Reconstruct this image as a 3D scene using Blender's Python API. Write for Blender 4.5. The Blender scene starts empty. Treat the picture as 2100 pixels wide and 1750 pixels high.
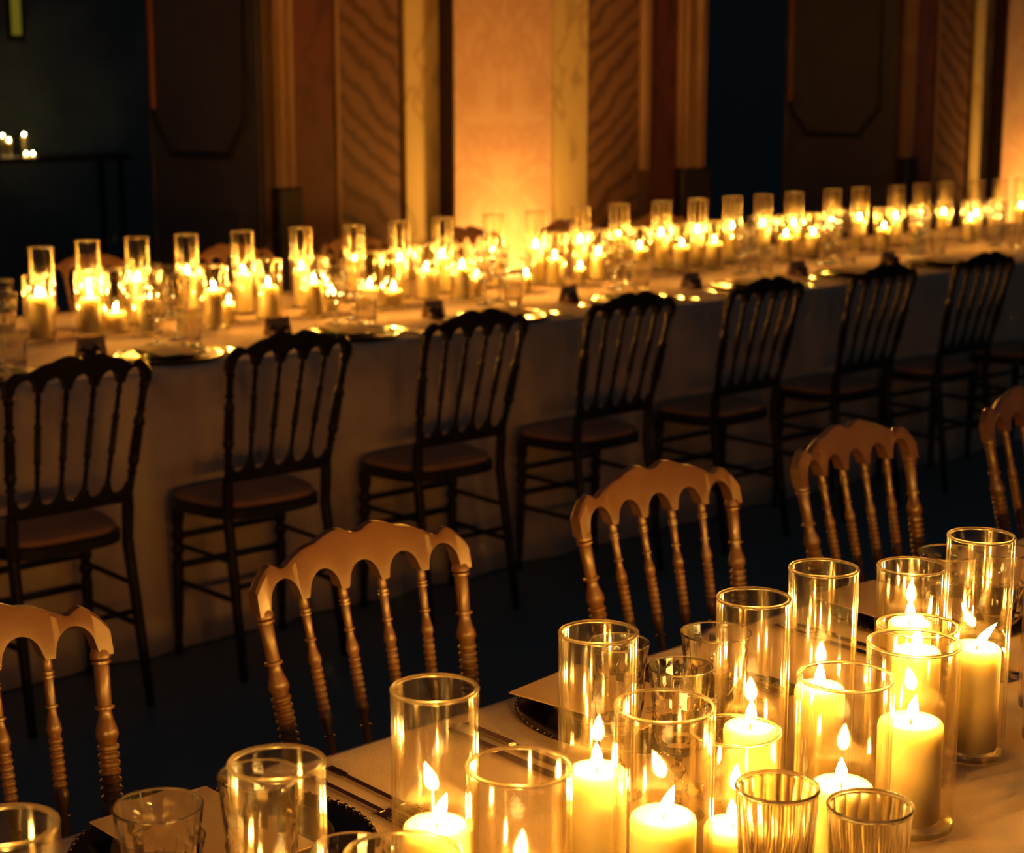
import bpy, bmesh, math, random
from mathutils import Vector, Matrix
random.seed(7)
scn = bpy.context.scene
COL = scn.collection
# ------------------------------------------------------------------ camera, world, lights, exposure
H = 1.5
AZ = math.radians(47.5)          # heading, measured from +X (the long axis of the tables) towards +Y
PITCH = math.radians(11.03)
cd = bpy.data.cameras.new('camera'); cam = bpy.data.objects.new('camera', cd); COL.objects.link(cam)
cam.location = (0, 0, H)
fwd = Vector((math.cos(AZ) * math.cos(PITCH), math.sin(AZ) * math.cos(PITCH), -math.sin(PITCH)))
cam.rotation_euler = fwd.to_track_quat('-Z', 'Y').to_euler()
cd.sensor_width = 36.0; cd.lens = 3644 / 2100 * 36.0
cd.clip_start = 0.05; cd.clip_end = 60
cd.dof.use_dof = True; cd.dof.focus_distance = 1.9; cd.dof.aperture_fstop = 8.0
scn.camera = cam
scn.view_settings.view_transform = 'Standard'; scn.view_settings.look = 'None'
scn.view_settings.exposure = 0.0; scn.view_settings.gamma = 1.0; scn.view_settings.use_curve_mapping = False
cy = scn.cycles
cy.max_bounces = 12; cy.diffuse_bounces = 3; cy.glossy_bounces = 4; cy.transmission_bounces = 10
cy.transparent_max_bounces = 40; cy.caustics_reflective = False; cy.caustics_refractive = True
cy.sample_clamp_indirect = 16.0; cy.use_light_tree = True; cy.blur_glossy = 0.5
w = bpy.data.worlds.new('night'); scn.world = w; w.use_nodes = True
w.node_tree.nodes['Background'].inputs[0].default_value = (0.0085, 0.0140, 0.0175, 1)
w.node_tree.nodes['Background'].inputs[1].default_value = 1.0
CANDLE_RGB = (1.0, 0.37, 0.030); CANDLE_W = 2.4       # each flame
UP_RGB = (1.0, 0.46, 0.085); UP_W = 145.0              # uplights on the pilasters
YW = 7.0                                              # back wall plane

# ------------------------------------------------------------------ helpers
def link(o): COL.objects.link(o); return o
def obj(name, me, mat=None, parent=None, loc=None, kind=None):
    o = bpy.data.objects.new(name, me)
    if mat is not None and me is not None and not me.materials: me.materials.append(mat)
    link(o)
    if parent is not None: o.parent = parent
    if loc is not None: o.location = loc
    if kind: o['kind'] = kind
    return o
def tag(o, label, cat, group=None):
    o['label'] = label; o['category'] = cat
    if group: o['group'] = group
    return o
def thing(name, label, cat, loc=(0, 0, 0), rz=0, group=None):
    o = link(bpy.data.objects.new(name, None)); o.location = loc; o.rotation_euler = (0, 0, rz)
    o.empty_display_size = .05
    return tag(o, label, cat, group)
def dup(root, loc, rz, label, group=None):
    r = root.copy(); link(r); r.location = loc; r.rotation_euler = (0, 0, rz); r['label'] = label
    if group: r['group'] = group
    for ch in list(root.children):
        c = ch.copy(); link(c); c.parent = r
        for g in ch.children:
            k = g.copy(); link(k); k.parent = c
    return r
def mesh(name, V, Fc, smooth=False, auto=None):
    me = bpy.data.meshes.new(name); me.from_pydata([tuple(v) for v in V], [], Fc); me.update()
    bm = bmesh.new(); bm.from_mesh(me); bmesh.ops.recalc_face_normals(bm, faces=bm.faces); bm.to_mesh(me); bm.free()
    if smooth:
        for p in me.polygons: p.use_smooth = True
        if auto is not None:
            try: me.set_sharp_from_angle(angle=math.radians(auto))
            except Exception: pass
    return me
class MB:
    def __init__(s): s.V = []; s.F = []
    def add(s, V, Fc):
        b = len(s.V); s.V += [tuple(v) for v in V]; s.F += [tuple(i + b for i in f) for f in Fc]; return s
    def box(s, x0, x1, y0, y1, z0, z1):
        return s.add([(x0,y0,z0),(x1,y0,z0),(x1,y1,z0),(x0,y1,z0),(x0,y0,z1),(x1,y0,z1),(x1,y1,z1),(x0,y1,z1)],
                     [(0,3,2,1),(4,5,6,7),(0,1,5,4),(1,2,6,5),(2,3,7,6),(3,0,4,7)])
    def lathe(s, prof, seg=24, p0=(0,0,0), p1=None, flute=None, close=False):
        """prof: list of (r, t); axis p0->p1 (t in 0..1) or plain z (t = z)."""
        p0 = Vector(p0)
        if p1 is None: ax = Vector((0,0,1)); L = 1
        else: ax = Vector(p1) - p0; L = ax.length; ax.normalize()
        u = ax.orthogonal().normalized() if abs(ax.z) < .999 else Vector((1,0,0)); v = ax.cross(u)
        V = []; Fc = []; n = len(prof)
        for i, (r, t) in enumerate(prof):
            for k in range(seg):
                a = 2 * math.pi * k / seg
                rr = r * (flute(i, k, t) if flute else 1)
                V.append(p0 + ax * (t * L) + (u * math.cos(a) + v * math.sin(a)) * rr)
        for i in range(n - 1):
            for k in range(seg):
                k2 = (k + 1) % seg
                Fc.append((i*seg+k, i*seg+k2, (i+1)*seg+k2, (i+1)*seg+k))
        if close:
            for k in range(seg):
                k2 = (k + 1) % seg
                Fc.append(((n-1)*seg+k, (n-1)*seg+k2, k2, k))
        else:
            if prof[0][0] > 1e-6: Fc.append(tuple(range(seg))[::-1])
            if prof[-1][0] > 1e-6: Fc.append(tuple((n-1)*seg + k for k in range(seg)))
        return s.add(V, Fc)
    def bar(s, p0, p1, r, seg=8, r1=None): return s.lathe([(r, 0), (r if r1 is None else r1, 1)], seg, p0, p1)
    def tube(s, pts, r, seg=6, closed=False):
        n = len(pts); P = [Vector(p) for p in pts]; V = []; Fc = []
        for i in range(n):
            a = P[(i-1) % n] if (closed or i > 0) else P[i]; b = P[(i+1) % n] if (closed or i < n-1) else P[i]
            d = (b - a).normalized(); up = Vector((0,0,1)) if abs(d.z) < .9 else Vector((0,1,0))
            u = d.cross(up).normalized(); v = u.cross(d)
            for k in range(seg):
                q = 2 * math.pi * k / seg; V.append(P[i] + (u * math.cos(q) + v * math.sin(q)) * r)
        for i in range(n if closed else n - 1):
            j = (i + 1) % n
            for k in range(seg):
                k2 = (k+1) % seg; Fc.append((i*seg+k, i*seg+k2, j*seg+k2, j*seg+k))
        if not closed: Fc += [tuple(range(seg))[::-1], tuple((n-1)*seg + k for k in range(seg))]
        return s.add(V, Fc)
    def mesh(s, name, smooth=False, auto=None): return mesh(name, s.V, s.F, smooth, auto)
ORD = ['first','second','third','fourth','fifth','sixth','seventh','eighth','ninth','tenth','eleventh','twelfth','thirteenth',
       'fourteenth','fifteenth','sixteenth','seventeenth','eighteenth','nineteenth','twentieth','twenty-first','twenty-second',
       'twenty-third','twenty-fourth','twenty-fifth','twenty-sixth','twenty-seventh','twenty-eighth','twenty-ninth','thirtieth']

# ------------------------------------------------------------------ materials
def newmat(name):
    m = bpy.data.materials.new(name); m.use_nodes = True; nt = m.node_tree; nt.nodes.clear()
    out = nt.nodes.new('ShaderNodeOutputMaterial'); return m, nt, out
def N(nt, t, **kw):
    n = nt.nodes.new(t)
    for k, v in kw.items():
        if k in n.inputs.keys(): n.inputs[k].default_value = v
        else: setattr(n, k, v)
    return n
def principled(name, col, rough=.5, metal=0.0, spec=.5, noise=None, bump=0, bscale=60, coat=0):
    m, nt, out = newmat(name)
    p = N(nt, 'ShaderNodeBsdfPrincipled'); nt.links.new(p.outputs[0], out.inputs[0])
    p.inputs['Base Color'].default_value = (*col, 1); p.inputs['Roughness'].default_value = rough
    p.inputs['Metallic'].default_value = metal; p.inputs['Specular IOR Level'].default_value = spec
    p.inputs['Coat Weight'].default_value = coat; p.inputs['Coat Roughness'].default_value = .15
    tc = N(nt, 'ShaderNodeTexCoord')
    if noise:
        sc, col2, stretch = noise
        mp = N(nt, 'ShaderNodeMapping'); mp.inputs['Scale'].default_value = stretch
        nt.links.new(tc.outputs['Object'], mp.inputs[0])
        nz = N(nt, 'ShaderNodeTexNoise'); nz.inputs['Scale'].default_value = sc; nz.inputs['Detail'].default_value = 4
        nt.links.new(mp.outputs[0], nz.inputs['Vector'])
        mx = N(nt, 'ShaderNodeMix', data_type='RGBA')
        mx.inputs[6].default_value = (*col, 1); mx.inputs[7].default_value = (*col2, 1)
        nt.links.new(nz.outputs[0], mx.inputs[0]); nt.links.new(mx.outputs[2], p.inputs['Base Color'])
    if bump:
        nb = N(nt, 'ShaderNodeTexNoise'); nb.inputs['Scale'].default_value = bscale; nb.inputs['Detail'].default_value = 3
        nt.links.new(tc.outputs['Object'], nb.inputs['Vector'])
        b = N(nt, 'ShaderNodeBump'); b.inputs['Strength'].default_value = bump; b.inputs['Distance'].default_value = .003
        nt.links.new(nb.outputs[0], b.inputs['Height']); nt.links.new(b.outputs[0], p.inputs['Normal'])
    return m
def marble(name, light, dark, mode, sign=1):
    """mode 'book': book-matched about x=0; 'diag': diagonal wavy bands; 'plain': faint veins"""
    m, nt, out = newmat(name)
    p = N(nt, 'ShaderNodeBsdfPrincipled'); p.inputs['Roughness'].default_value = .42
    nt.links.new(p.outputs[0], out.inputs[0])
    tc = N(nt, 'ShaderNodeTexCoord'); sp = N(nt, 'ShaderNodeSeparateXYZ'); nt.links.new(tc.outputs['Object'], sp.inputs[0])
    cb = N(nt, 'ShaderNodeCombineXYZ')
    if mode == 'book':
        ab = N(nt, 'ShaderNodeMath', operation='ABSOLUTE'); nt.links.new(sp.outputs[0], ab.inputs[0]); nt.links.new(ab.outputs[0], cb.inputs[0])
    else:
        mu = N(nt, 'ShaderNodeMath', operation='MULTIPLY'); mu.inputs[1].default_value = sign
        nt.links.new(sp.outputs[0], mu.inputs[0]); nt.links.new(mu.outputs[0], cb.inputs[0])
    nt.links.new(sp.outputs[2], cb.inputs[2])
    ramp = N(nt, 'ShaderNodeValToRGB')
    if mode == 'diag':
        mp = N(nt, 'ShaderNodeMapping'); mp.inputs['Rotation'].default_value = (0, math.radians(-52), 0)
        nt.links.new(cb.outputs[0], mp.inputs[0])
        wv = N(nt, 'ShaderNodeTexWave', wave_type='BANDS', bands_direction='X', wave_profile='SIN')
        wv.inputs['Scale'].default_value = 3.1; wv.inputs['Distortion'].default_value = 9.0
        wv.inputs['Detail'].default_value = 4; wv.inputs['Detail Scale'].default_value = .65; wv.inputs['Detail Roughness'].default_value = .6
        nt.links.new(mp.outputs[0], wv.inputs['Vector']); nt.links.new(wv.outputs[1], ramp.inputs[0])
        ramp.color_ramp.elements[0].position = .0; ramp.color_ramp.elements[1].position = .6
    else:
        nz = N(nt, 'ShaderNodeTexNoise'); nz.inputs['Scale'].default_value = 3.2 if mode == 'book' else 2.2
        nz.inputs['Detail'].default_value = 9; nz.inputs['Distortion'].default_value = 1.4 if mode == 'book' else .8
        nt.links.new(cb.outputs[0], nz.inputs['Vector'])
        # thin veins where the noise crosses the middle
        su = N(nt, 'ShaderNodeMath', operation='SUBTRACT'); su.inputs[1].default_value = .5; nt.links.new(nz.outputs[0], su.inputs[0])
        a2 = N(nt, 'ShaderNodeMath', operation='ABSOLUTE'); nt.links.new(su.outputs[0], a2.inputs[0]); nt.links.new(a2.outputs[0], ramp.inputs[0])
        ramp.color_ramp.elements[0].position = .0; ramp.color_ramp.elements[1].position = .10 if mode == 'book' else .045
    ramp.color_ramp.elements[0].color = (*dark, 1); ramp.color_ramp.elements[1].color = (*light, 1)
    # soft cloudy variation
    n2 = N(nt, 'ShaderNodeTexNoise'); n2.inputs['Scale'].default_value = 1.3; n2.inputs['Detail'].default_value = 3
    nt.links.new(cb.outputs[0], n2.inputs['Vector'])
    mr = N(nt, 'ShaderNodeMapRange'); mr.inputs['To Min'].default_value = .72; mr.inputs['To Max'].default_value = 1.18
    nt.links.new(n2.outputs[0], mr.inputs[0])
    mx = N(nt, 'ShaderNodeMix', data_type='RGBA', blend_type='MULTIPLY'); mx.inputs[0].default_value = 1
    nt.links.new(ramp.outputs[0], mx.inputs[6]); nt.links.new(mr.outputs[0], mx.inputs[7])
    nt.links.new(mx.outputs[2], p.inputs['Base Color'])
    return m
def thin_glass(name):
    """thin wall of clear glass: straight through, with Schlick reflection on both skins"""
    m, nt, out = newmat(name)
    lw = N(nt, 'ShaderNodeLayerWeight'); lw.inputs['Blend'].default_value = .5
    pw = N(nt, 'ShaderNodeMath', operation='POWER'); pw.inputs[1].default_value = 4.0; nt.links.new(lw.outputs['Facing'], pw.inputs[0])
    ma = N(nt, 'ShaderNodeMath', operation='MULTIPLY_ADD'); ma.inputs[1].default_value = .85; ma.inputs[2].default_value = .05; nt.links.new(pw.outputs[0], ma.inputs[0])
    tr = N(nt, 'ShaderNodeBsdfTransparent'); tr.inputs[0].default_value = (.985, .975, .95, 1)
    gl = N(nt, 'ShaderNodeBsdfGlossy'); gl.inputs['Roughness'].default_value = .07; gl.inputs[0].default_value = (1, 1, 1, 1)
    mx = N(nt, 'ShaderNodeMixShader')
    nt.links.new(ma.outputs[0], mx.inputs[0]); nt.links.new(tr.outputs[0], mx.inputs[1]); nt.links.new(gl.outputs[0], mx.inputs[2])
    nt.links.new(mx.outputs[0], out.inputs[0]); return m
def solid_glass(name, rough=0.0):
    m, nt, out = newmat(name)
    g = N(nt, 'ShaderNodeBsdfGlass'); g.inputs['IOR'].default_value = 1.5; g.inputs['Roughness'].default_value = rough
    g.inputs[0].default_value = (.99, .985, .97, 1); nt.links.new(g.outputs[0], out.inputs[0]); return m
def wax_mat():
    m, nt, out = newmat('ivory_wax')
    p = N(nt, 'ShaderNodeBsdfPrincipled'); nt.links.new(p.outputs[0], out.inputs[0])
    p.inputs['Base Color'].default_value = (.47, .43, .29, 1); p.inputs['Roughness'].default_value = .5
    p.inputs['Subsurface Weight'].default_value = 1.0
    p.inputs['Subsurface Radius'].default_value = (1.0, 1.0, 1.0); p.inputs['Subsurface Scale'].default_value = .034
    p.subsurface_method = 'RANDOM_WALK'
    return m
def flame_mat():
    m, nt, out = newmat('candle_flame')
    e = N(nt, 'ShaderNodeEmission'); e.inputs[0].default_value = (1.0, .66, .19, 1); e.inputs[1].default_value = 120
    t = N(nt, 'ShaderNodeBsdfTransparent'); a = N(nt, 'ShaderNodeAddShader')
    nt.links.new(e.outputs[0], a.inputs[0]); nt.links.new(t.outputs[0], a.inputs[1]); nt.links.new(a.outputs[0], out.inputs[0])
    m.cycles.emission_sampling = 'NONE'      # the point light in the flame is what gets sampled
    return m
M = {}
M['linen'] = principled('white_linen', (.84, .68, .56), .85, spec=.2, bump=.25, bscale=350, noise=(3, (.78, .62, .50), (1, 1, 1)))
M['wax'] = wax_mat(); M['flame'] = flame_mat()
M['wick'] = principled('charred_wick', (.02, .015, .01), .9)
M['thin'] = thin_glass('thin_clear_glass'); M['glass'] = solid_glass('clear_glass_edge', .18); M['crystal'] = solid_glass('cut_crystal', .03); M['tumbler'] = solid_glass('thick_cut_glass', .09)
M['wood_lit'] = principled('brown_wood_lit', (.29, .145, .055), .38, spec=1.0, noise=(14, (.23, .112, .042), (1, 1, 8)), coat=.6)  # chair wood as candlelight shows it, the light put into the colour
M['wood_shaded'] = principled('brown_wood_shaded', (.034, .028, .026), .46, spec=.3, noise=(14, (.026, .021, .02), (1, 1, 8)), coat=.08)  # same chair wood, darkened to paint in the shade on the backs
M['seat'] = principled('ivory_seat_fabric', (.50, .27, .17), .85, spec=.2, bump=.3, bscale=300)
M['floor'] = principled('dark_stone_floor', (.19, .24, .25), .55, noise=(2.0, (.24, .29, .30), (1, 1, 1)))
M['pink'] = marble('pink_marble', (.80, .54, .38), (.70, .43, .29), 'book')
M['yellow'] = marble('yellow_marble', (.68, .53, .25), (.48, .34, .15), 'plain')
M['veinL'] = marble('veined_marble', (.20, .105, .06), (.095, .045, .025), 'diag', -1)
M['veinR'] = marble('veined_marble_mirrored', (.24, .13, .07), (.12, .06, .03), 'diag', 1)
M['red'] = marble('red_marble', (.135, .043, .034), (.08, .026, .020), 'plain')
M['casing'] = principled('brown_painted_casing', (.40, .24, .13), .45, noise=(3, (.30, .17, .09), (1, 1, .2)))
M['wall'] = principled('dark_plaster', (.14, .09, .06), .8)
M['plinth'] = principled('dark_plinth_stone_and_shade', (.026, .020, .019), .5, noise=(6, (.036, .028, .025), (1, 1, 1)))
M['joint_and_shade'] = principled('dark_joint_and_shade', (.05, .025, .018), .8)
M['door'] = principled('dark_walnut_door', (.11, .09, .075), .5, noise=(3, (.14, .115, .09), (6, 6, .5)))
M['lit_mould'] = principled('lit_red_door_moulding', (.36, .13, .08), .32)
M['charger'] = principled('dark_silver', (.10, .085, .07), .2, metal=1)
M['plate'] = principled('dark_glazed_plate', (.05, .035, .03), .18, spec=.6)
M['card'] = principled('cream_card', (.50, .37, .27), .8, spec=.2)
M['ink'] = principled('brown_ink', (.08, .05, .03), .8)
M['favour'] = principled('dark_ribbon_cloth', (.06, .025, .03), .6)
M['steel'] = principled('polished_cutlery', (.65, .60, .52), .15, metal=1)
M['board'] = principled('plain_table_wood', (.25, .16, .09), .6)
M['farwall'] = principled('grey_blue_plaster', (.20, .27, .30), .9)
M['black'] = principled('black_metal', (.02, .02, .02), .4, metal=.6)
M['console'] = principled('dark_console_wood', (.018, .014, .012), .5)
def emit(name, col, s):
    m, nt, out = newmat(name); e = N(nt, 'ShaderNodeEmission'); e.inputs[0].default_value = (*col, 1); e.inputs[1].default_value = s
    nt.links.new(e.outputs[0], out.inputs[0]); return m
M['glow_slit'] = emit('yellow_glow_slit', (1.0, .78, .06), .11)  # glow added in place of a dim yellow lit surface
M['lens'] = emit('uplight_lens', UP_RGB, 6)

# ------------------------------------------------------------------ structure: floor, back wall, piers, doors
b = MB(); b.box(-4, 26, -3, 16, -.10, 0)
o = obj('floor', b.mesh('floor'), M['floor'], kind='structure'); o['label'] = 'dark bare floor under the tables and chairs'
ZT = 4.2
# one pier, local x measured from the pilaster centre (front of pilaster at y = -.14 from the wall face)
def strip(name, x0, x1, y0, y1, z0, z1, mat, parent, bev=.004):
    bm = bmesh.new(); bmesh.ops.create_cube(bm, size=1)
    bmesh.ops.scale(bm, vec=(x1-x0, y1-y0, z1-z0), verts=bm.verts)
    if bev: bmesh.ops.bevel(bm, geom=bm.edges[:], offset=bev, segments=1, affect='EDGES')
    me = bpy.data.meshes.new(name); bm.to_mesh(me); bm.free()
    return obj(name, me, mat, parent, ((x0+x1)/2, (y0+y1)/2, (z0+z1)/2))
S = 1.0294
def pier(name, cx, right=True):
    t = link(bpy.data.objects.new(name, None)); t.location = (cx, YW, 0); t['kind'] = 'structure'
    X = lambda v: v * S - 6.055 * S
    zb = 1.0
    strip('wall_core', X(4.70), X(7.70), .0, .35, 0, ZT, M['wall'], t, 0)
    strip('pilaster', -.339, .339, -.14, .02, .0, ZT, M['pink'], t, .004)
    strip('side_shade_plate', -.345, -.3385, -.132, .0, .16, ZT, M['joint_and_shade'], t, 0)  # dark plate paints the shade of the unlit side face
    strip('pilaster_base', -.37, .37, -.175, .02, 0, .22, M['plinth'], t, .008)
    strip('marble_strip', X(5.506), X(5.73), -.03, .02, .16, ZT, M['yellow'], t)
    strip('marble_strip', X(6.38), X(6.751), -.03, .02, .16, ZT, M['yellow'], t)
    strip('joint', X(5.486), X(5.506), -.006, .02, 0, ZT, M['joint_and_shade'], t, 0)
    strip('veined_panel', X(5.126), X(5.486), -.012, .02, .16, ZT, M['veinL'], t)
    strip('veined_panel', X(6.754), X(7.158), -.012, .02, .16, ZT, M['veinR'], t)
    strip('moulding', X(5.100), X(5.124), -.022, .02, .16, ZT, M['casing'], t, .006)
    strip('moulding', X(7.162), X(7.228), -.045, .02, zb, ZT, M['casing'], t, .012)
    strip('red_panel', X(4.855), X(5.098), -.010, .02, .16, ZT, M['red'], t)
    strip('red_panel', X(7.232), X(7.466), -.010, .02, .16, ZT, M['red'], t)
    # door casings either side: two rounded fillets on a flat
    for (a, c) in ((4.745, 4.853), (7.468, 7.690)):
        strip('casing', X(a), X(c), -.035, .36, zb, ZT, M['casing'], t, .006)
        wd = (c - a)
        for f in (.25, .72):
            m = MB().bar((X(a + wd * f), -.035, zb), (X(a + wd * f), -.035, ZT), .016, 10)
            obj('casing_bead', m.mesh('casing_bead', True, 50), M['casing'], t)
        strip('casing_plinth', X(a) - .012, X(c) + .012, -.075, .38, 0, zb, M['plinth'], t, .01)
    strip('plinth', X(4.86), X(7.46), -.028, .02, 0, .16, M['plinth'], t, .004)
    return t
pier('trim_1', 6.233 - 4.98); pier('trim_2', 6.233); pier('trim_3', 6.233 + 4.98)
# wall above / beyond the openings is out of frame; lintels close the openings
for k, x0 in enumerate((2.93, 7.92)):
    m = MB().box(x0 - .05, x0 + 1.97, YW, YW + .35, 3.0, ZT)
    o = obj('wall_back', m.mesh('wall_back'), M['wall'], kind='structure')

def door(n, hx, L):
    """door leaf opened away from the room, square to the wall; hinge at (hx, YW+.08)"""
    t = link(bpy.data.objects.new('door_%d' % n, None)); t.location = (hx, YW + .03, 0); t['kind'] = 'structure'
    # face looking to -x (towards the camera side)
    strip('leaf', -.0, .045, 0, L, .01, 2.95, M['door'], t, .004)
    # inset panel with ogee lower corners, outlined by a raised moulding
    y0, y1, z0, z1 = .10, L - .04, 1.17, 2.75
    c = .13
    pts = [(y0, z1), (y0, z0 + c * 1.15)]
    for i in range(9):
        a = i / 8; pts.append((y0 + c * a, z0 + c * 1.15 - c * 1.15 * (.5 - .5 * math.cos(math.pi * a)) - .02 * math.sin(2 * math.pi * a)))
    pts += [(y0 + c + .02, z0 - .03), (y1 - c - .02, z0 - .03)]
    for i in range(9):
        a = 1 - i / 8; pts.append((y1 - c * a, z0 + c * 1.15 - c * 1.15 * (.5 - .5 * math.cos(math.pi * a)) - .02 * math.sin(2 * math.pi * a)))
    pts += [(y1, z1)]
    P3 = [(-.004, y, z) for y, z in pts]
    obj('panel_moulding', MB().tube(P3, .017, 8, closed=True).mesh('panel_moulding', True), M['plinth'], t)  # dark colour paints the shaded run of the moulding
    obj('lit_bead', MB().bar((-.010, y1, z0 + c * 1.45), (-.010, y1, z1), .019, 10).mesh('lit_bead', True, 50), M['lit_mould'], t)  # reddish colour paints the lit stretch of the same moulding
    fv = [(-.007, y, z) for y, z in pts] + [(.0, y, z) for y, z in pts]; n_ = len(pts)
    fc = [tuple(range(n_)), tuple(range(n_, 2*n_))[::-1]] + [(i, (i+1) % n_, n_ + (i+1) % n_, n_ + i) for i in range(n_)]
    obj('inset_panel', mesh('inset_panel', fv, fc), M['door'], t)
    strip('lower_panel', -.012, .0, .16, L - .06, .2, .86, M['door'], t, .004)
    strip('edge_strip', -.006, .05, L - .012, L + .012, .01, 2.95, M['door'], t, .004)
    for z in (.4, 2.4):
        obj('hinge', MB().bar((.0, -.012, z), (.0, -.012, z + .12), .012, 8).mesh('hinge', True, 50), M['black'], t)
    return t
door(1, 6.233 - 4.98 + 7.70 * S - 6.055 * S + 1.97 - .085, .95)
door(2, 6.233 + 7.70 * S - 6.055 * S + 1.97 - .085, .88)

# ------------------------------------------------------------------ tables and cloths
def table(x0, x1, y0, y1, which):
    t = thing('banquet_table', 'long wooden trestle table hidden under the %s white tablecloth' % which, 'table', ((x0+x1)/2, (y0+y1)/2, 0))
    hx, hy = (x1-x0)/2, (y1-y0)/2
    obj('tabletop', MB().box(-hx+.02, hx-.02, -hy+.02, hy-.02, .715, .742).mesh('tabletop'), M['board'], t)
    for sx in (-1, 1):
        for sy in (-1, 1):
            obj('leg', MB().box(sx*(hx-.3)-.03, sx*(hx-.3)+.03, sy*(hy-.2)-.03, sy*(hy-.2)+.03, 0, .715).mesh('leg'), M['board'], t)
    return t
def cloth(x0, x1, y0, y1, label, seed, flare=1.0):
    rnd = random.Random(seed)
    # perimeter points, dense enough for soft folds
    per = []
    def seg(a, c, n):
        for i in range(n): f = i / n; per.append((a[0] + (c[0]-a[0]) * f, a[1] + (c[1]-a[1]) * f))
    nx = int((x1-x0) / .04); ny = int((y1-y0) / .04)
    seg((x0, y0), (x1, y0), nx); seg((x1, y0), (x1, y1), ny); seg((x1, y1), (x0, y1), nx); seg((x0, y1), (x0, y0), ny)
    n = len(per); cx, cyy = (x0+x1)/2, (y0+y1)/2
    ph = [rnd.uniform(0, 6.28) for _ in range(4)]
    V = []; Fc = []
    levels = [(.750, -.012), (.7485, -.004), (.742, .002), (.70, .004), (.55, .012), (.40, .022), (.25, .035), (.10, .050), (.004, .060)]
    for z, off in levels:
        g = max(0, (.74 - z) / .74)
        for i, (px, py) in enumerate(per):
            nxv = (-1 if abs(px-x0) < 1e-6 else 1 if abs(px-x1) < 1e-6 else 0); nyv = (-1 if abs(py-y0) < 1e-6 else 1 if abs(py-y1) < 1e-6 else 0)
            s = px * 1.0 + py * 1.0
            fl = flare if z < .70 else 1.0; fold = g * (.010 * math.sin(s * 17 + ph[0]) + .008 * math.sin(s * 29 + ph[1]) + .006 * math.sin(s * 7 + ph[2]))
            V.append((px + nxv * (off + fold) * fl, py + nyv * (off + fold) * fl, z))
    for l in range(len(levels) - 1):
        for i in range(n):
            j = (i+1) % n; Fc.append((l*n+i, l*n+j, (l+1)*n+j, (l+1)*n+i))
    Fc.append(tuple(range(n)))
    me = mesh('tablecloth', V, Fc, True, 50)
    o = obj('tablecloth', me, M['linen']); tag(o, label, 'tablecloth'); return o
T1 = (-.6, 4.2, .29, 1.55); T2 = (1.5, 9.2, 4.03, 5.29); ZTAB = .7505
table(*T1, 'near'); table(*T2, 'far')
cloth(*T1, 'white linen tablecloth on the near table in the bottom right corner', 1, .3)
cloth(*T2, 'white linen tablecloth hanging to the floor on the long far table', 2)

# ------------------------------------------------------------------ chairs
CREST_TOP = [(0, .8790), (.05, .8800), (.12, .8865), (.17, .8880), (.24, .8865), (.33, .8810), (.40, .8755), (.45, .8745), (.52, .8715), (.62, .8630), (.70, .8545), (.745, .8535), (.80, .8600), (.835, .8615), (.88, .8575), (.94, .8475), (1.0, .833)]
def lerp(tab, s):
    for (a, u), (c, v) in zip(tab, tab[1:]):
        if s <= c: return u + (v-u) * (s-a) / (c-a)
    return tab[-1][1]
def back_y(x, z):      # rake and bow of the backrest (front of the chair is +y)
    return -.165 - (z - .50) * .24 + .012 * (x / .18) ** 2 * max(0, (z - .5) / .38)
HW = .186
UP_X = [-.174, -.1044, -.0348, .0348, .1044, .174]
def crest_mesh():
    nseg = 150; V = []; Fc = []; TH = .011
    def bot(x):
        ax = abs(x)
        for i in range(5):
            c = (UP_X[i] + UP_X[i+1]) / 2
            hw = .0275 if i in (1, 2, 3) else .0270
            if abs(x - c) < hw: return .8085 + .0335 * math.sqrt(max(0, 1 - ((x - c) / hw) ** 2)) ** 1.0
        return .8085 if ax < .14 else .800
    for i in range(nseg + 1):
        x = -HW + 2 * HW * i / nseg; s = abs(x) / HW
        zt = lerp(CREST_TOP, s); zb = min(bot(x), zt - .006)
        yt, yb = back_y(x, zt), back_y(x, zb); bv = .005
        # front bottom, front upper, top front, top back, back upper, back bottom
        V += [(x, yb + TH, zb), (x, yt + TH, zt - bv), (x, yt + TH - bv, zt), (x, yt - TH + bv, zt), (x, yt - TH, zt - bv), (x, yb - TH, zb)]
    for i in range(nseg):
        a, c = i * 6, (i + 1) * 6
        for k in range(6):
            k2 = (k + 1) % 6; Fc.append((a+k, a+k2, c+k2, c+k))
    Fc += [tuple(range(6)), tuple(nseg*6 + k for k in range(6))]
    return mesh('crest_rail', V, Fc, True, 35)
def lower_rail_mesh():
    nseg = 100; V = []; Fc = []; TH = .010; hw0 = .152; k = hw0 / .174
    ux = [x * k for x in UP_X]
    for i in range(nseg + 1):
        x = -hw0 + 2 * hw0 * i / nseg; zt = .553
        for j in range(5):
            c = (ux[j] + ux[j+1]) / 2; hw = .0235
            if abs(x - c) < hw: zt = .553 - .022 * math.sqrt(max(0, 1 - ((x-c)/hw)**2))
        zb = .505
        V += [(x, back_y(x, zb) + TH, zb), (x, back_y(x, zt) + TH, zt), (x, back_y(x, zt) - TH, zt), (x, back_y(x, zb) - TH, zb)]
    for i in range(nseg):
        a, c = i*4, (i+1)*4
        for q in range(4): q2 = (q+1) % 4; Fc.append((a+q, a+q2, c+q2, c+q))
    Fc += [tuple(range(4)), tuple(nseg*4+q for q in range(4))]
    return mesh('lower_rail', V, Fc, True, 35)
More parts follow.
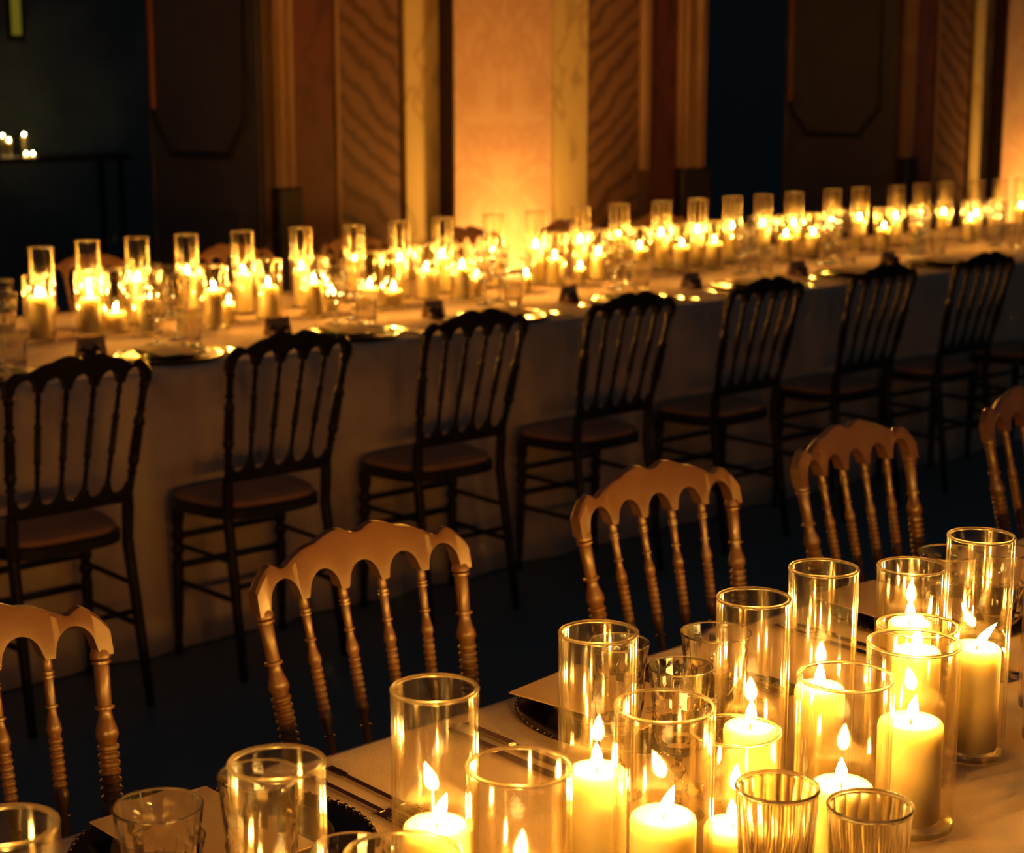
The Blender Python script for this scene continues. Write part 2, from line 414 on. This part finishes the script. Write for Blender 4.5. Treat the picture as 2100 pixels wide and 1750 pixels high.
def turned(r, top_cone):
    """turning profile, t = 0 at the foot and 1 at the top; mirrored about the ring stack in the middle"""
    def vase_turn(t0, t1):      # narrow at t0, swelling towards t1
        d = t1 - t0
        return [(r*.85, t0), (r*1.0, t0 + d*.25), (r*1.42, t0 + d*.62), (r*1.55, t0 + d*.82), (r*1.25, t1)]
    ring = lambda t: [(r*.9, t - .008), (r*1.3, t - .005), (r*1.3, t + .005), (r*.9, t + .008)]
    P = [(r*1.3, 0), (r*1.3, .03)] + ring(.05) + [(r*.95, .07), (r*.95, .24)] + ring(.262)
    P += vase_turn(.275, .385)
    t = .395
    for i in range(7):
        P += [(r*1.12, t), (r*1.42, t + .008), (r*1.42, t + .020), (r*1.12, t + .029)]; t += .033
    P += [(q, 1.022 - u) for q, u in reversed(vase_turn(.275, .385))]
    P += ring(.765) + [(r*.95, .785)]
    if top_cone:
        P += [(r*1.0, .88)] + ring(.898) + ring(.918) + [(r*1.15, .95), (r*.80, 1.0)]
    else:
        P += [(r*1.05, .925)] + ring(.945) + [(r*1.35, .962), (r*1.35, .982), (r*1.05, 1.0)]
    return P
def make_chair(label, loc, rz, group):
    t = thing('banquet_chair', label, 'chair', loc, rz, group)
    obj('crest_rail', crest_mesh(), M['wood_lit'], t)
    obj('lower_rail', lower_rail_mesh(), M['wood_lit'], t)
    for s in (-1, 1):
        # rear post: turned above the seat, plain square-ish leg below
        m = MB()
        top = (s*.174, back_y(.174, .806), .806); mid = (s*.152, back_y(.152, .50), .50)
        m.lathe(turned(.0098, False), 12, mid, top)
        m.lathe([(.0150, 0), (.0150, .12), (.0135, 1)], 10, mid, (s*.150, -.160, .405))
        m.lathe([(.0145, 0), (.0135, .5), (.0105, 1)], 10, (s*.150, -.160, .408), (s*.158, -.225, 0))
        obj('rear_post', m.mesh('rear_post', True, 40), M['wood_lit'], t)
        # front leg: turned
        L = [(.010, 0), (.012, .04), (.009, .07), (.013, .30), (.015, .62), (.011, .66), (.0165, .69), (.0165, .72), (.011, .75), (.0165, .78), (.0165, .82), (.012, .85), (.017, .90), (.017, 1)]
        m = MB().lathe(L, 12, (s*.165, .078, 0), (s*.160, .070, .405)); obj('front_leg', m.mesh('front_leg', True, 40), M['wood_lit'], t)
        m = MB().bar((s*.1605, .073, .20), (s*.153, -.192, .20), .0075, 8); obj('side_stretcher', m.mesh('side_stretcher', True), M['wood_lit'], t)
        m = MB().bar((s*.1605, .073, .30), (s*.152, -.178, .30), .0065, 8); obj('side_stretcher', m.mesh('side_stretcher', True), M['wood_lit'], t)
    for x in UP_X[1:5]:
        m = MB().lathe(turned(.0062, True), 10, (x*.152/.174, back_y(x*.87, .552), .548), (x, back_y(x, .81), .812))
        obj('spindle', m.mesh('spindle', True, 40), M['wood_lit'], t)
    for z, y, r in ((.24, .0745, .008), (.32, .0725, .0065)):
        m = MB().bar((-.161, y, z), (.161, y, z), r, 8); obj('front_stretcher', m.mesh('front_stretcher', True), M['wood_lit'], t)
    m = MB().bar((-.152, -.187, .235), (.152, -.187, .235), .0075, 8); obj('rear_stretcher', m.mesh('rear_stretcher', True), M['wood_lit'], t)
    # bell-shaped seat frame and cushion
    def outline(grow, n=48):
        P = []
        for i in range(n):
            a = 2*math.pi*i/n; c, s_ = math.cos(a), math.sin(a); e = .55
            x = math.copysign(abs(c)**e, c); y = math.copysign(abs(s_)**e, s_)
            hw = .178 + .022 * y                        # wider at the front
            P.append((x*(hw+grow), -.030 + y*(.142+grow)))
        return P
    def slab(name, rings, mat):
        V = []; Fc = []; n = 48
        for z, g in rings: V += [(x, y, z) for x, y in outline(g)]
        for l in range(len(rings)-1):
            for i in range(n): j = (i+1) % n; Fc.append((l*n+i, l*n+j, (l+1)*n+j, (l+1)*n+i))
        Fc += [tuple(range(n))[::-1], tuple((len(rings)-1)*n+i for i in range(n))]
        return obj(name, mesh(name, V, Fc, True, 45), mat, t)
    slab('seat_frame', [(.400, -.008), (.403, 0), (.425, 0), (.430, -.006)], M['wood_lit'])
    slab('seat_cushion', [(.4295, -.012), (.434, -.008), (.444, -.012), (.450, -.03), (.453, -.07), (.4545, -.13)], M['seat'])
    return t
def set_wood_tone(root, mat):
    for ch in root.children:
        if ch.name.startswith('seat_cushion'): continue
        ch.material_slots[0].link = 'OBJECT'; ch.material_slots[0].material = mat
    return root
FX = [1.982, 2.574, 3.20, 3.81, 4.42, 5.05, 5.67, 6.27]
c0 = make_chair('shaded spindle-back chair at the far table, first from the left, seen from behind', (FX[0], 3.865, 0), 0, 'chairs on the near side of the far table')
set_wood_tone(c0, M['wood_shaded'])
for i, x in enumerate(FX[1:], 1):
    dup(c0, (x, 3.865 + random.uniform(-.008, .008), 0), math.radians(random.uniform(-1.5, 1.5)), 'shaded spindle-back chair at the far table, %s from the left, seen from behind' % ORD[i])
NX = [.878, 1.470, 2.070, 2.612, 3.202]
for i, x in enumerate(NX):
    set_wood_tone(dup(c0, (x, 1.678, 0), math.pi + math.radians((0, 0, -1, 3, 0)[i]), 'golden candlelit chair back facing the camera behind the near table, %s from the left' % ORD[i], 'chairs on the far side of the near table'), M['wood_lit'])
for i, x in enumerate([2.6, 3.2, 3.8, 4.4, 5.0, 5.6, 6.2]):
    set_wood_tone(dup(c0, (x, 5.50, 0), math.pi, 'chair beyond the far table, only its crest showing, %s from the left' % ORD[i], 'chairs on the wall side of the far table'), M['wood_lit'])

# ------------------------------------------------------------------ candles in glass cylinders
def vase_meshes(r, h):
    wl = .0028
    wall = MB().lathe([(r, .010), (r, h-.001)], 40); 
    # open wall: outer and inner skins without caps
    V = []; Fc = []; seg = 40
    for rr, z in ((r, .0), (r, h-.0015), (r-wl, h-.0015), (r-wl, .010)):
        for k in range(seg):
            a = 2*math.pi*k/seg; V.append((rr*math.cos(a), rr*math.sin(a), z))
    for i in (0, 2):
        for k in range(seg): k2 = (k+1) % seg; Fc.append((i*seg+k, i*seg+k2, (i+1)*seg+k2, (i+1)*seg+k))
    me = bpy.data.meshes.new('glass_wall'); me.from_pydata(V, [], Fc); me.update()
    for p in me.polygons: p.use_smooth = True
    rim = MB().tube([((r-wl/2)*math.cos(2*math.pi*k/seg), (r-wl/2)*math.sin(2*math.pi*k/seg), h) for k in range(seg)], .0019, 8, True).mesh('rim', True)
    base = MB().lathe([(0, .0005), (r-.004, .0005), (r-.0006, .003), (r-.0006, .0085), (r-.003, .0105), (0, .0108)], seg).mesh('base', True, 40)
    return me, rim, base
VM = {}
def vase(name, x, y, r, h, label, group):
    key = (round(r, 4), round(h, 3))
    if key not in VM: VM[key] = vase_meshes(r, h)
    a, b_, c = VM[key]
    t = thing(name, label, 'vase', (x, y, ZTAB), random.uniform(0, 6), group)
    obj('glass_wall', a, M['thin'], t); obj('rim', b_, M['glass'], t); obj('base', c, M['glass'], t)
    return t
def candle(x, y, z, r, h, label, group, lean=(0, 0), fl=1.0, light=None):
    t = thing('pillar_candle', label, 'candle', (x, y, z), random.uniform(0, 6), group)
    t.rotation_euler = (0, 0, 0)
    b_ = MB().lathe([(0, 0), (r*.97, 0), (r, .002), (r, h-.006), (r*.96, h-.002), (r*.88, h), (r*.80, h-.001), (r*.62, h-.004), (r*.25, h-.005), (0, h-.005)], 28)
    obj('wax', b_.mesh('wax', True, 60), M['wax'], t)
    wz = h - .006; tip = (lean[0]*.004, lean[1]*.004, wz + .013)
    wk = obj('wick', MB().bar((0, 0, wz), tip, .0009, 6).mesh('wick', True, 60), M['wick'], t)
    FLm = MB(); pr = [(.0, 0), (.0030, .08), (.0046, .22), (.0050, .34), (.0044, .52), (.0030, .72), (.0013, .90), (0, 1.0)]
    p0 = Vector((tip[0]*.8, tip[1]*.8, wz + .007)); L = .0225 * fl
    V = []; Fc = []; seg = 12
    for r_, tt in pr:
        off = Vector((lean[0], lean[1], 0)) * (.013 * tt ** 1.5)
        for k in range(seg):
            a = 2*math.pi*k/seg; V.append(p0 + off + Vector((r_*fl*math.cos(a), r_*fl*math.sin(a), L*tt)))
    for i in range(len(pr)-1):
        for k in range(seg): k2 = (k+1) % seg; Fc.append((i*seg+k, i*seg+k2, (i+1)*seg+k2, (i+1)*seg+k))
    obj('flame', mesh('flame', V, Fc, True), M['flame'], wk)
    ld = light or CL; lo = bpy.data.objects.new('flame_light', ld); link(lo); lo.parent = t
    lo.location = p0 + Vector((lean[0]*.004, lean[1]*.004, L*.40))
    return t
CL = bpy.data.lights.new('flame_light', 'POINT'); CL.color = CANDLE_RGB; CL.energy = CANDLE_W; CL.shadow_soft_size = .004
CLF = CL.copy(); CLF.energy = .09
# far table: tall cylinders (x, glass height, candle height above table)
FT = [(2.534,0.262,0.115),(2.690,0.272,0.135),(2.858,0.272,0.142),(3.040,0.271,0.147),(3.246,0.270,0.135),(3.483,0.268,0.131),(3.701,0.264,0.136),(3.901,0.267,0.133),(4.095,0.270,0.132),(4.343,0.268,0.120),(4.556,0.270,0.138),(4.790,0.275,0.144),(5.006,0.276,0.144),(5.243,0.275,0.144),(5.455,0.276,0.145),(5.675,0.276,0.145),(5.870,0.276,0.147),(6.075,0.277,0.138),(6.346,0.277,0.129),(6.547,0.277,0.138),(6.822,0.273,0.131),(7.016,0.274,0.118),(7.197,0.276,0.130),(7.466,0.273,0.112),(7.656,0.273,0.112),(7.866,0.270,0.130)]
FM = [(2.235,4.700,0.130,0.058,0.088),(2.454,4.714,0.134,0.062,0.088),(2.627,4.725,0.114,0.058,0.088),(2.721,4.740,0.063,0.060,0.088),(2.773,4.642,0.113,0.056,0.088),(2.990,4.617,0.120,0.054,0.088),(3.086,4.680,0.066,0.036,0.058),(3.231,4.673,0.108,0.062,0.088),(3.373,4.623,0.113,0.055,0.088),(3.451,4.635,0.072,0.036,0.058),(3.618,4.646,0.076,0.055,0.088),(3.712,4.638,0.062,0.056,0.088),(3.929,4.727,0.105,0.062,0.088),(4.021,4.643,0.114,0.056,0.088),(4.105,4.662,0.072,0.036,0.058),(4.331,4.652,0.065,0.036,0.058),(4.564,4.746,0.103,0.060,0.088),(4.640,4.690,0.067,0.036,0.058),(4.788,4.740,0.104,0.062,0.088),(5.013,4.740,0.112,0.062,0.088),(5.255,4.740,0.107,0.062,0.088),(5.451,4.740,0.108,0.062,0.088),(5.904,4.740,0.108,0.057,0.088),(6.081,4.734,0.104,0.062,0.088),(6.577,4.728,0.104,0.062,0.088),(6.787,4.693,0.103,0.062,0.088),(7.271,4.740,0.104,0.057,0.088),(7.443,4.702,0.102,0.062,0.088)]
ZB = ZTAB + .0108
rl = lambda: (random.uniform(-.25, .35), random.uniform(-.25, .25))
for i, (x, h, c) in enumerate(FT):
    y = 4.84 + random.uniform(-.006, .006)
    vase('glass_cylinder', x, y, .038, h, 'tall clear glass cylinder, %s tall one from left on far table' % ORD[i], 'tall glass cylinders on the far table')
    candle(x, y, ZB, .0265, c - .011, 'lit candle in the %s tall glass cylinder from left, far table' % ORD[i], 'candles in the tall cylinders on the far table', rl())
km = ks = 0
for x, y, c, d, g in FM:
    if g > .07:
        nm, gp, n = 'medium wide', 'wider glass cylinders on the far table', km; km += 1
        vase('glass_cylinder', x, y, g/2, .192, 'shorter wide glass cylinder on the far table, %s wide one from the left' % ORD[n], gp)
        candle(x, y, ZB, d/2, c - .011, 'lit pillar candle in the %s shorter wide cylinder from left, far table' % ORD[n], 'pillar candles in the wider cylinders on the far table', rl())
    else:
        n = ks; ks += 1
        vase('glass_cylinder', x, y, g/2, .125, 'small narrow glass cylinder, %s smallest holder from the left on the far table' % ORD[n], 'small glass cylinders on the far table')
        candle(x, y, ZB, d/2, c - .011, 'short thin lit candle in the %s small narrow holder from the left, far table' % ORD[n], 'thin candles in small holders on the far table', rl(), .9)
# near table: (x, y, glass radius, glass height, candle radius, candle height, flame lean, kind)
NEAR = [
 (.513, 1.072, .0365, .250, .0265, .120, (0, 0), 'tall', 'cut off by the left edge of the picture'),
 (.716, 1.041, .0365, .250, .0265, .105, (.2, 0), 'tall', 'between the crystal goblets at bottom left'),
 (.905, 1.083, .0370, .252, .0280, .133, (.5, -.3), 'tall', 'standing alone left of the bottom centre'),
 (1.124, 1.108, .0370, .248, .0280, .115, (-.1, 0), 'tall', 'in front of the middle menu card'),
 (1.311, 1.079, .0365, .250, .0270, .119, (.1, 0), 'tall', 'right of the middle crystal goblets'),
 (1.449, 1.100, .0365, .250, .0265, .122, (0, 0), 'tall', 'fourth tall one from the right edge'),
 (1.668, 1.053, .0370, .255, .0285, .129, (1.1, -.9), 'tall', 'nearest the right edge of the picture'),
 (.929, 1.005, .0440, .200, .0300, .080, (-.3, 0), 'wide', 'at bottom centre, with the lowest candle'),
 (1.112, 1.013, .0450, .205, .0300, .103, (.55, -.3), 'wide', 'at bottom centre right, with a large leaning flame'),
 (1.294, .953, .0450, .205, .0300, .100, (-.1, 0), 'wide', 'behind the rightmost cut tumbler'),
 (1.452, .987, .0470, .195, .0330, .114, (.3, -.1), 'wide', 'with base near the bottom right corner'),
 (1.566, 1.061, .0440, .172, .0260, .146, (0, 0), 'wide', 'whose candle almost reaches its rim'),
 (1.675, 1.146, .0400, .200, .0250, .135, (0, 0), 'wide', 'in front of the rightmost crystal goblet'),
 (1.224, 1.025, .0430, .150, .0280, .057, (-.2, 0), 'low', 'in front of the fifth tall cylinder'),
 (.752, .938, .0430, .200, .0290, .085, (.1, 0), 'wide', 'rim just showing at the bottom edge, left of centre'),
 (1.780, 1.010, .0400, .160, .0260, .095, (.1, 0), 'low', 'half hidden at the right edge'),
 (1.870, 1.075, .0365, .250, .0270, .120, (0, 0), 'tall', 'first one beyond the right edge'),
 (2.090, 1.080, .0365, .250, .0270, .120, (0, 0), 'tall', 'second one beyond the right edge'),
 (2.300, 1.070, .0365, .250, .0270, .120, (0, 0), 'tall', 'third one beyond the right edge'),
 (2.500, 1.080, .0365, .250, .0270, .120, (0, 0), 'tall', 'fourth one beyond the right edge'),
 (.310, 1.075, .0365, .250, .0270, .120, (0, 0), 'tall', 'first unseen one, added beyond the left edge'),  # from here on, unseen candles added to brighten the far cloth
 (.110, 1.070, .0365, .250, .0270, .120, (0, 0), 'tall', 'second unseen one, added beyond the left edge'),
 (-.100, 1.080, .0365, .250, .0270, .120, (0, 0), 'tall', 'third unseen one, added beyond the left edge'),
 (2.700, 1.080, .0365, .250, .0270, .120, (0, 0), 'tall', 'fifth unseen one, added beyond the right edge'),
]
ADJ = {'tall': 'tall clear glass cylinder', 'wide': 'wide clear glass cylinder', 'low': 'low clear glass cylinder'}
for x, y, gr, gh, cr, ch, ln, kd, where in NEAR:
    vase('glass_cylinder', x, y, gr, gh, '%s, near table, %s' % (ADJ[kd], where), 'glass cylinders on the near table')
    candle(x, y, ZB, cr, ch - .011, 'lit candle in %s near cylinder %s' % (kd, where), 'candles on the near table', ln, 1.12)

# ------------------------------------------------------------------ crystal
def goblet_mesh(parts):
    """cut goblet: foot, knopped stem, fluted flaring bowl (height .165)"""
    out = {}
    out['foot'] = MB().lathe([(0, .0003), (.031, .0003), (.0325, .0015), (.031, .003), (.018, .005), (.008, .009), (.0055, .014), (0, .015)], 28).mesh('foot', True, 50)
    out['stem'] = MB().lathe([(.0052, .0135), (.0045, .020), (.0060, .026), (.0105, .032), (.0060, .038), (.0045, .042), (.0060, .046), (.0100, .052), (.0060, .058), (.0050, .062), (.0075, .068)], 10).mesh('stem', False)
    outer = [(0, .0665), (.010, .067), (.020, .072), (.0265, .080), (.0305, .090), (.0325, .100), (.0336, .110), (.0340, .120), (.0345, .130), (.0355, .142), (.0372, .156), (.0382, .165)]
    inner = [(.0372, .1655), (.0360, .158), (.0336, .142), (.0322, .124), (.0315, .112), (.0298, .097), (.0260, .084), (.018, .076), (0, .0735)]
    fl = lambda i, k, t: (1 - (.075 if (k + i) % 2 else 0)) if (2 <= i <= 8) else 1
    out['bowl'] = MB().lathe(outer + inner, 24, flute=fl).mesh('bowl', True, 12)
    return out
def tumbler_mesh():
    fl = lambda i, k, t: (1 - (.08 if k % 2 else 0) * (1 if .004 < t < .07 and i < 7 else 0))
    body = MB().lathe([(0, .0006), (.026, .0006), (.0285, .004), (.0295, .012), (.0315, .034), (.0332, .052), (.0345, .064), (.0362, .090), (.0355, .0915), (.0342, .089), (.0322, .062), (.0300, .040), (.0275, .022), (.024, .016), (0, .015)], 32, flute=fl).mesh('bowl', True, 14)
    return body
GP = goblet_mesh(None); TB = tumbler_mesh()
def ring(r, z, t): return MB().tube([(r*math.cos(2*math.pi*k/32), r*math.sin(2*math.pi*k/32), z) for k in range(32)], t, 7, True).mesh('rim', True)
GRIM = ring(.0377, .1652, .0011); TRIM = ring(.03585, .0912, .0014)
def goblet(x, y, label, group, s=1.0, hs=1.0):
    t = thing('crystal_goblet', label, 'glass', (x, y, ZTAB), random.uniform(0, 6), group); t.scale = (s, s, hs)
    for n in ('foot', 'stem', 'bowl'): obj(n, GP[n], M['crystal'], t)
    obj('rim', GRIM, M['glass'], t)
    return t
def tumbler(x, y, label, group, s=1.0, hs=1.0):
    t = thing('crystal_tumbler', label, 'glass', (x, y, ZTAB), random.uniform(0, 6), group); t.scale = (s, s, hs)
    obj('bowl', TB, M['tumbler'], t); obj('rim', TRIM, M['glass'], t)
    return t
FC = [(2.15,4.36),(2.73,4.42),(3.38,4.43),(4.05,4.48),(4.70,4.50),(5.44,4.53),(5.98,4.53),(6.62,4.53),(7.20,4.51)]
for i, (x, y) in enumerate(FC):
    goblet(x - .055, y + .015, 'left stemmed goblet of %s crystal cluster from left, far table near edge' % ORD[i], 'crystal glasses on the near side of the far table', 1.05, 1.08)
    goblet(x + .045, y + .055, 'right stemmed goblet of %s crystal cluster from left, far table near edge' % ORD[i], 'crystal glasses on the near side of the far table', 1.0, 1.15)
    tumbler(x + .020, y - .045, 'crystal tumbler of %s crystal cluster from left, far table near edge' % ORD[i], 'crystal glasses on the near side of the far table', 1.05, 1.1)
for i, x in enumerate([2.43, 3.03, 3.63, 4.23, 4.83, 5.43, 6.03, 6.63, 7.23]):
    goblet(x - .05, 4.965, 'left goblet of the %s pair from the left behind the far tall cylinders' % ORD[i], 'crystal goblets on the wall side of the far table', 1, 1.05)
    goblet(x + .05, 4.99, 'right goblet of the %s pair from the left behind the far tall cylinders' % ORD[i], 'crystal goblets on the wall side of the far table', .95, .95)
g1 = 'crystal goblets on the near table'
goblet(.718, 1.217, 'flared cut-crystal goblet in front of the leftmost menu card', g1, .98, .97)
goblet(.762, 1.270, 'small goblet half hidden between the flared goblet and a tall cylinder', g1, .76, .62)
goblet(.793, 1.178, 'cut goblet showing behind the left side of the bottom-left tall cylinder', g1, .93, 1.08)
goblet(.800, 1.062, 'cut goblet whose rim just shows at the bottom edge by the wide cylinder', g1, .85, .90)
goblet(1.290, 1.242, 'goblet mostly behind the tall cylinder by the middle menu card', g1, .84, 1.03)
goblet(1.372, 1.179, 'tallest cut goblet of the middle group, left of a tall cylinder', g1, .98, 1.08)
goblet(1.298, 1.162, 'lower cut goblet of the middle group, in front of its tallest', g1, .86, .98)
goblet(1.823, 1.192, 'cut goblet behind the tall cylinder nearest the right edge', g1, 1.05, 1.09)
goblet(1.93, 1.185, 'cut goblet cut off by the right edge of the picture', g1, 1.0, 1.0)
g2 = 'cut crystal tumblers on the near table'
tumbler(1.172, .932, 'left cut-crystal tumbler at the bottom edge, right of centre', g2, 1.02, 1.50)
tumbler(1.207, .858, 'right cut-crystal tumbler at the bottom edge, below the low flame', g2, 1.02, 1.45)

# ------------------------------------------------------------------ place settings
def charger_meshes():
    ch = MB().lathe([(0, .0005), (.10, .0005), (.128, .004), (.150, .010), (.1515, .0115), (.149, .012), (.127, .007), (.10, .004), (0, .004)], 56).mesh('charger', True, 50)
    bd = MB()
    for k in range(72):
        a = 2*math.pi*k/72; bd.lathe([(0, -.0026), (.0022, -.0014), (.0026, 0), (.0022, .0014), (0, .0026)], 6, (.1490*math.cos(a), .1490*math.sin(a), .0125), (.1490*math.cos(a), .1490*math.sin(a), 1.0125))
    be = bd.mesh('beaded_edge', True)
    pl = MB().lathe([(0, .0005), (.060, .0005), (.085, .006), (.108, .014), (.1085, .0155), (.106, .0160), (.084, .010), (.06, .0065), (0, .0065)], 48).mesh('plate', True, 50)
    return ch, be, pl
CH, BE, PL = charger_meshes()
def cutlery(kind):
    V = MB()
    if kind == 'fork':
        V.box(-.0035, .0035, -.10, .03, .001, .0035); V.box(-.006, .006, -.105, -.075, .001, .0035)
        V.box(-.0105, .0105, .028, .046, .001, .003)
        for k in range(4): V.box(-.0105 + k*.0062, -.0105 + k*.0062 + .0024, .044, .092, .001, .003)
    else:
        V.add([(-.0045,-.105,.001),(.0045,-.105,.001),(.0055,-.02,.001),(-.0055,-.02,.001),(-.0045,-.105,.0045),(.0045,-.105,.0045),(.0055,-.02,.0045),(-.0055,-.02,.0045)],
              [(0,3,2,1),(4,5,6,7),(0,1,5,4),(1,2,6,5),(2,3,7,6),(3,0,4,7)])
        P = [(-.0055,-.022),(.0055,-.022),(.0085,.03),(.008,.075),(.002,.112),(-.0055,.095)]
        V.add([(x,y,.001) for x,y in P] + [(x,y,.0022) for x,y in P], [(5,4,3,2,1,0),(6,7,8,9,10,11)] + [(i,(i+1)%6,6+(i+1)%6,6+i) for i in range(6)])
    return V.mesh(kind)
FK, KN = cutlery('fork'), cutlery('knife')
CARD = MB().box(-.068, .068, -.098, .098, 0, .0016).mesh('menu_card')
LINESM = MB().tube([(.020 * math.cos(q * .35) * (1 - q / 40), .070 + .006 * math.sin(q * .7), .0017) for q in range(28)], .0007, 5).mesh('printed_ornament')
TENT = MB().add([(-.042,-.016,0),(.042,-.016,0),(.042,0,.052),(-.042,0,.052),(.042,.016,0),(-.042,.016,0),(-.042,-.0145,0),(.042,-.0145,0),(.042,0,.0495),(-.042,0,.0495),(.042,.0145,0),(-.042,.0145,0)],
    [(0,1,2,3),(3,2,4,5),(7,6,9,8),(8,9,11,10),(0,6,7,1),(5,4,10,11),(1,7,8,2),(2,8,10,4),(0,3,9,6),(3,5,11,9)]).mesh('place_card')
def favour_mesh():
    m = MB()
    m.lathe([(0, 0), (.020, .0), (.026, .006), (.026, .016), (.019, .025), (0, .027)], 14)
    for s in (-1, 1):
        m.lathe([(0, 0), (.006, .15), (.0105, .55), (.007, .9), (0, 1)], 8, (0, 0, .024), (s*.034, .004, .031))
    return m.mesh('favour', True, 50)
FAV = favour_mesh()
def setting(cx, cy, flip, idx, table, menu_off=(0, 0), rot=0, favour=True, with_plates=True, first=True):
    """cx, cy: centre of the charger; flip False = diner looks to +Y"""
    s = -1 if flip else 1; rz = math.pi if flip else 0
    where = '%s setting from left, %s' % (ORD[idx], table); gp = 'place settings on the %s' % table
    t = thing('charger_plate', 'dark silver charger, %s' % where, 'plate', (cx, cy, ZTAB), 0, 'charger plates, ' + table)
    cho = obj('charger', CH, M['charger'], t); obj('beaded_edge', BE, M['charger'], cho)
    tag(obj('dinner_plate', PL, M['plate'], None, (cx, cy, ZTAB + .0045)), 'dark dinner plate, %s' % where, 'plate', 'dinner plates, ' + table)
    mz = ZTAB + .0045 + .0162
    t = thing('menu_card', 'cream menu card on the plate, %s' % where, 'card', (cx + menu_off[0], cy + menu_off[1], mz), rz + rot, 'menu cards, ' + table)
    cdo = obj('card', CARD, M['card'], t); obj('printed_ornament', LINESM, M['ink'], cdo)
    for k, (nm, me, dx) in enumerate((('fork', FK, -.182), ('fork', FK, -.210), ('knife', KN, .182), ('knife', KN, .208))):
        o = obj(nm, me, M['steel'], None, (cx + s*dx, cy - .01*s, ZTAB)); o.rotation_euler = (0, 0, rz + random.uniform(-.03, .03))
        tag(o, '%s %s, %s' % ('inner' if k % 2 == 0 else 'outer', nm, where), nm, nm + 's, ' + table)
NSET = 'near table far side'
setting(.893, 1.392, True, 0, NSET, (-.010, .024)); setting(1.485, 1.392, True, 1, NSET, (-.022, .034), math.radians(8)); setting(2.085, 1.392, True, 2, NSET, (-.050, .030), math.radians(-6))
FSET = 'far table near side'
for i, x in enumerate(FX[:8]):
    setting(x, 4.205, False, i, FSET, (random.uniform(-.01, .01), random.uniform(-.01, .01)), math.radians(random.uniform(-5, 5)))
    o = obj('place_card', TENT, M['card'], None, (x - .145, 4.375, ZTAB)); o.rotation_euler = (0, 0, math.radians(random.uniform(-8, 8)))
    tag(o, 'folded name card above the forks of %s setting from left, far table' % ORD[i], 'card', 'place cards on the far table')
    o = obj('favour_bundle', FAV, M['favour'], None, (x - .175, 4.325, ZTAB)); o.rotation_euler = (0, 0, random.uniform(-.4, .4))
    tag(o, 'small dark knotted favour in front of the %s name card from the left, far table' % ORD[i], 'favour', 'dark favours on the far table')

# ------------------------------------------------------------------ uplights at the pilasters
def uplight(cx, label):
    t = thing('uplight', label, 'lamp', (cx, YW - .14 - .035 - .30, 0), 0, 'uplights at the pilasters')
    obj('housing', MB().lathe([(0, .02), (.075, .02), (.085, .04), (.085, .15), (.078, .16), (.070, .16), (.066, .145), (0, .145)], 28).mesh('housing', True, 40), M['black'], t)
    obj('lens', MB().lathe([(0, .146), (.064, .146), (.064, .150), (0, .151)], 28).mesh('lens', True, 40), M['lens'], t)
    obj('foot', MB().box(-.09, .09, -.07, .07, 0, .022).mesh('foot'), M['black'], t)
    ld = bpy.data.lights.new('uplight_beam', 'SPOT'); ld.color = UP_RGB; ld.energy = UP_W; ld.spot_size = math.radians(118); ld.spot_blend = 1.0; ld.shadow_soft_size = .05
    lo = link(bpy.data.objects.new('uplight_beam', ld)); lo.parent = t; lo.location = (0, 0, .17)
    lo.rotation_euler = Vector((0, .30, 1)).to_track_quat('-Z', 'Y').to_euler()
    return t
uplight(6.233, 'black uplight on the floor at the central pink pilaster, hidden by the table')
uplight(6.233 + 4.98, 'black uplight on the floor at the right-hand pink pilaster')
uplight(6.233 - 4.98, 'black uplight at the left-hand pilaster outside the picture')

# ------------------------------------------------------------------ the dark room beyond the left doorway
t = thing('console_table', 'dark console table with small candles in the room beyond the left doorway', 'table', (6.45, 12.4, 0))
obj('tabletop', MB().box(-.75, .75, -.2, .2, .90, .94).mesh('tabletop'), M['console'], t)
for sx in (-.68, .68):
    for sy in (-.15, .15): obj('leg', MB().lathe([(.018, 0), (.026, .5), (.022, 1)], 10, (sx, sy, 0), (sx, sy, .90)).mesh('leg', True, 50), M['console'], t)
for k, (x, y, z) in enumerate([(6.285, 12.5, .145), (6.335, 12.5, .11), (6.46, 12.5, .15), (6.345, 12.26, .015), (6.40, 12.26, .015)]):
    candle(x, y, .94, .018, max(z, .016), ('leftmost', 'second from left', 'rightmost upper', 'left front', 'right front')[k] + ' tiny candle on the console beyond the left doorway', 'candles on the distant console', (0, 0), .9, CLF)
wn = link(bpy.data.objects.new('glow_strip_1', None)); wn.location = (6.80, 13.2, 0); wn['kind'] = 'structure'  # added glowing slit, no window known here
obj('glow_slit', MB().box(-.045, .045, 0, .01, 1.85, 2.9).mesh('glow_slit'), M['glow_slit'], wn)
obj('frame', MB().box(-.065, -.045, -.02, .03, 1.82, 2.92).box(.045, .065, -.02, .03, 1.82, 2.92).box(-.065, .065, -.02, .03, 1.80, 1.85).box(-.065, .065, -.02, .03, 2.9, 2.94).mesh('frame'), M['console'], wn)
m = MB().box(4.2, 6.73, 13.2, 13.3, 0, ZT).box(6.87, 26, 13.2, 13.3, 0, ZT).box(6.73, 6.87, 13.2, 13.3, 0, 1.8)
obj('wall_far', m.mesh('wall_far'), M['farwall'], kind='structure')
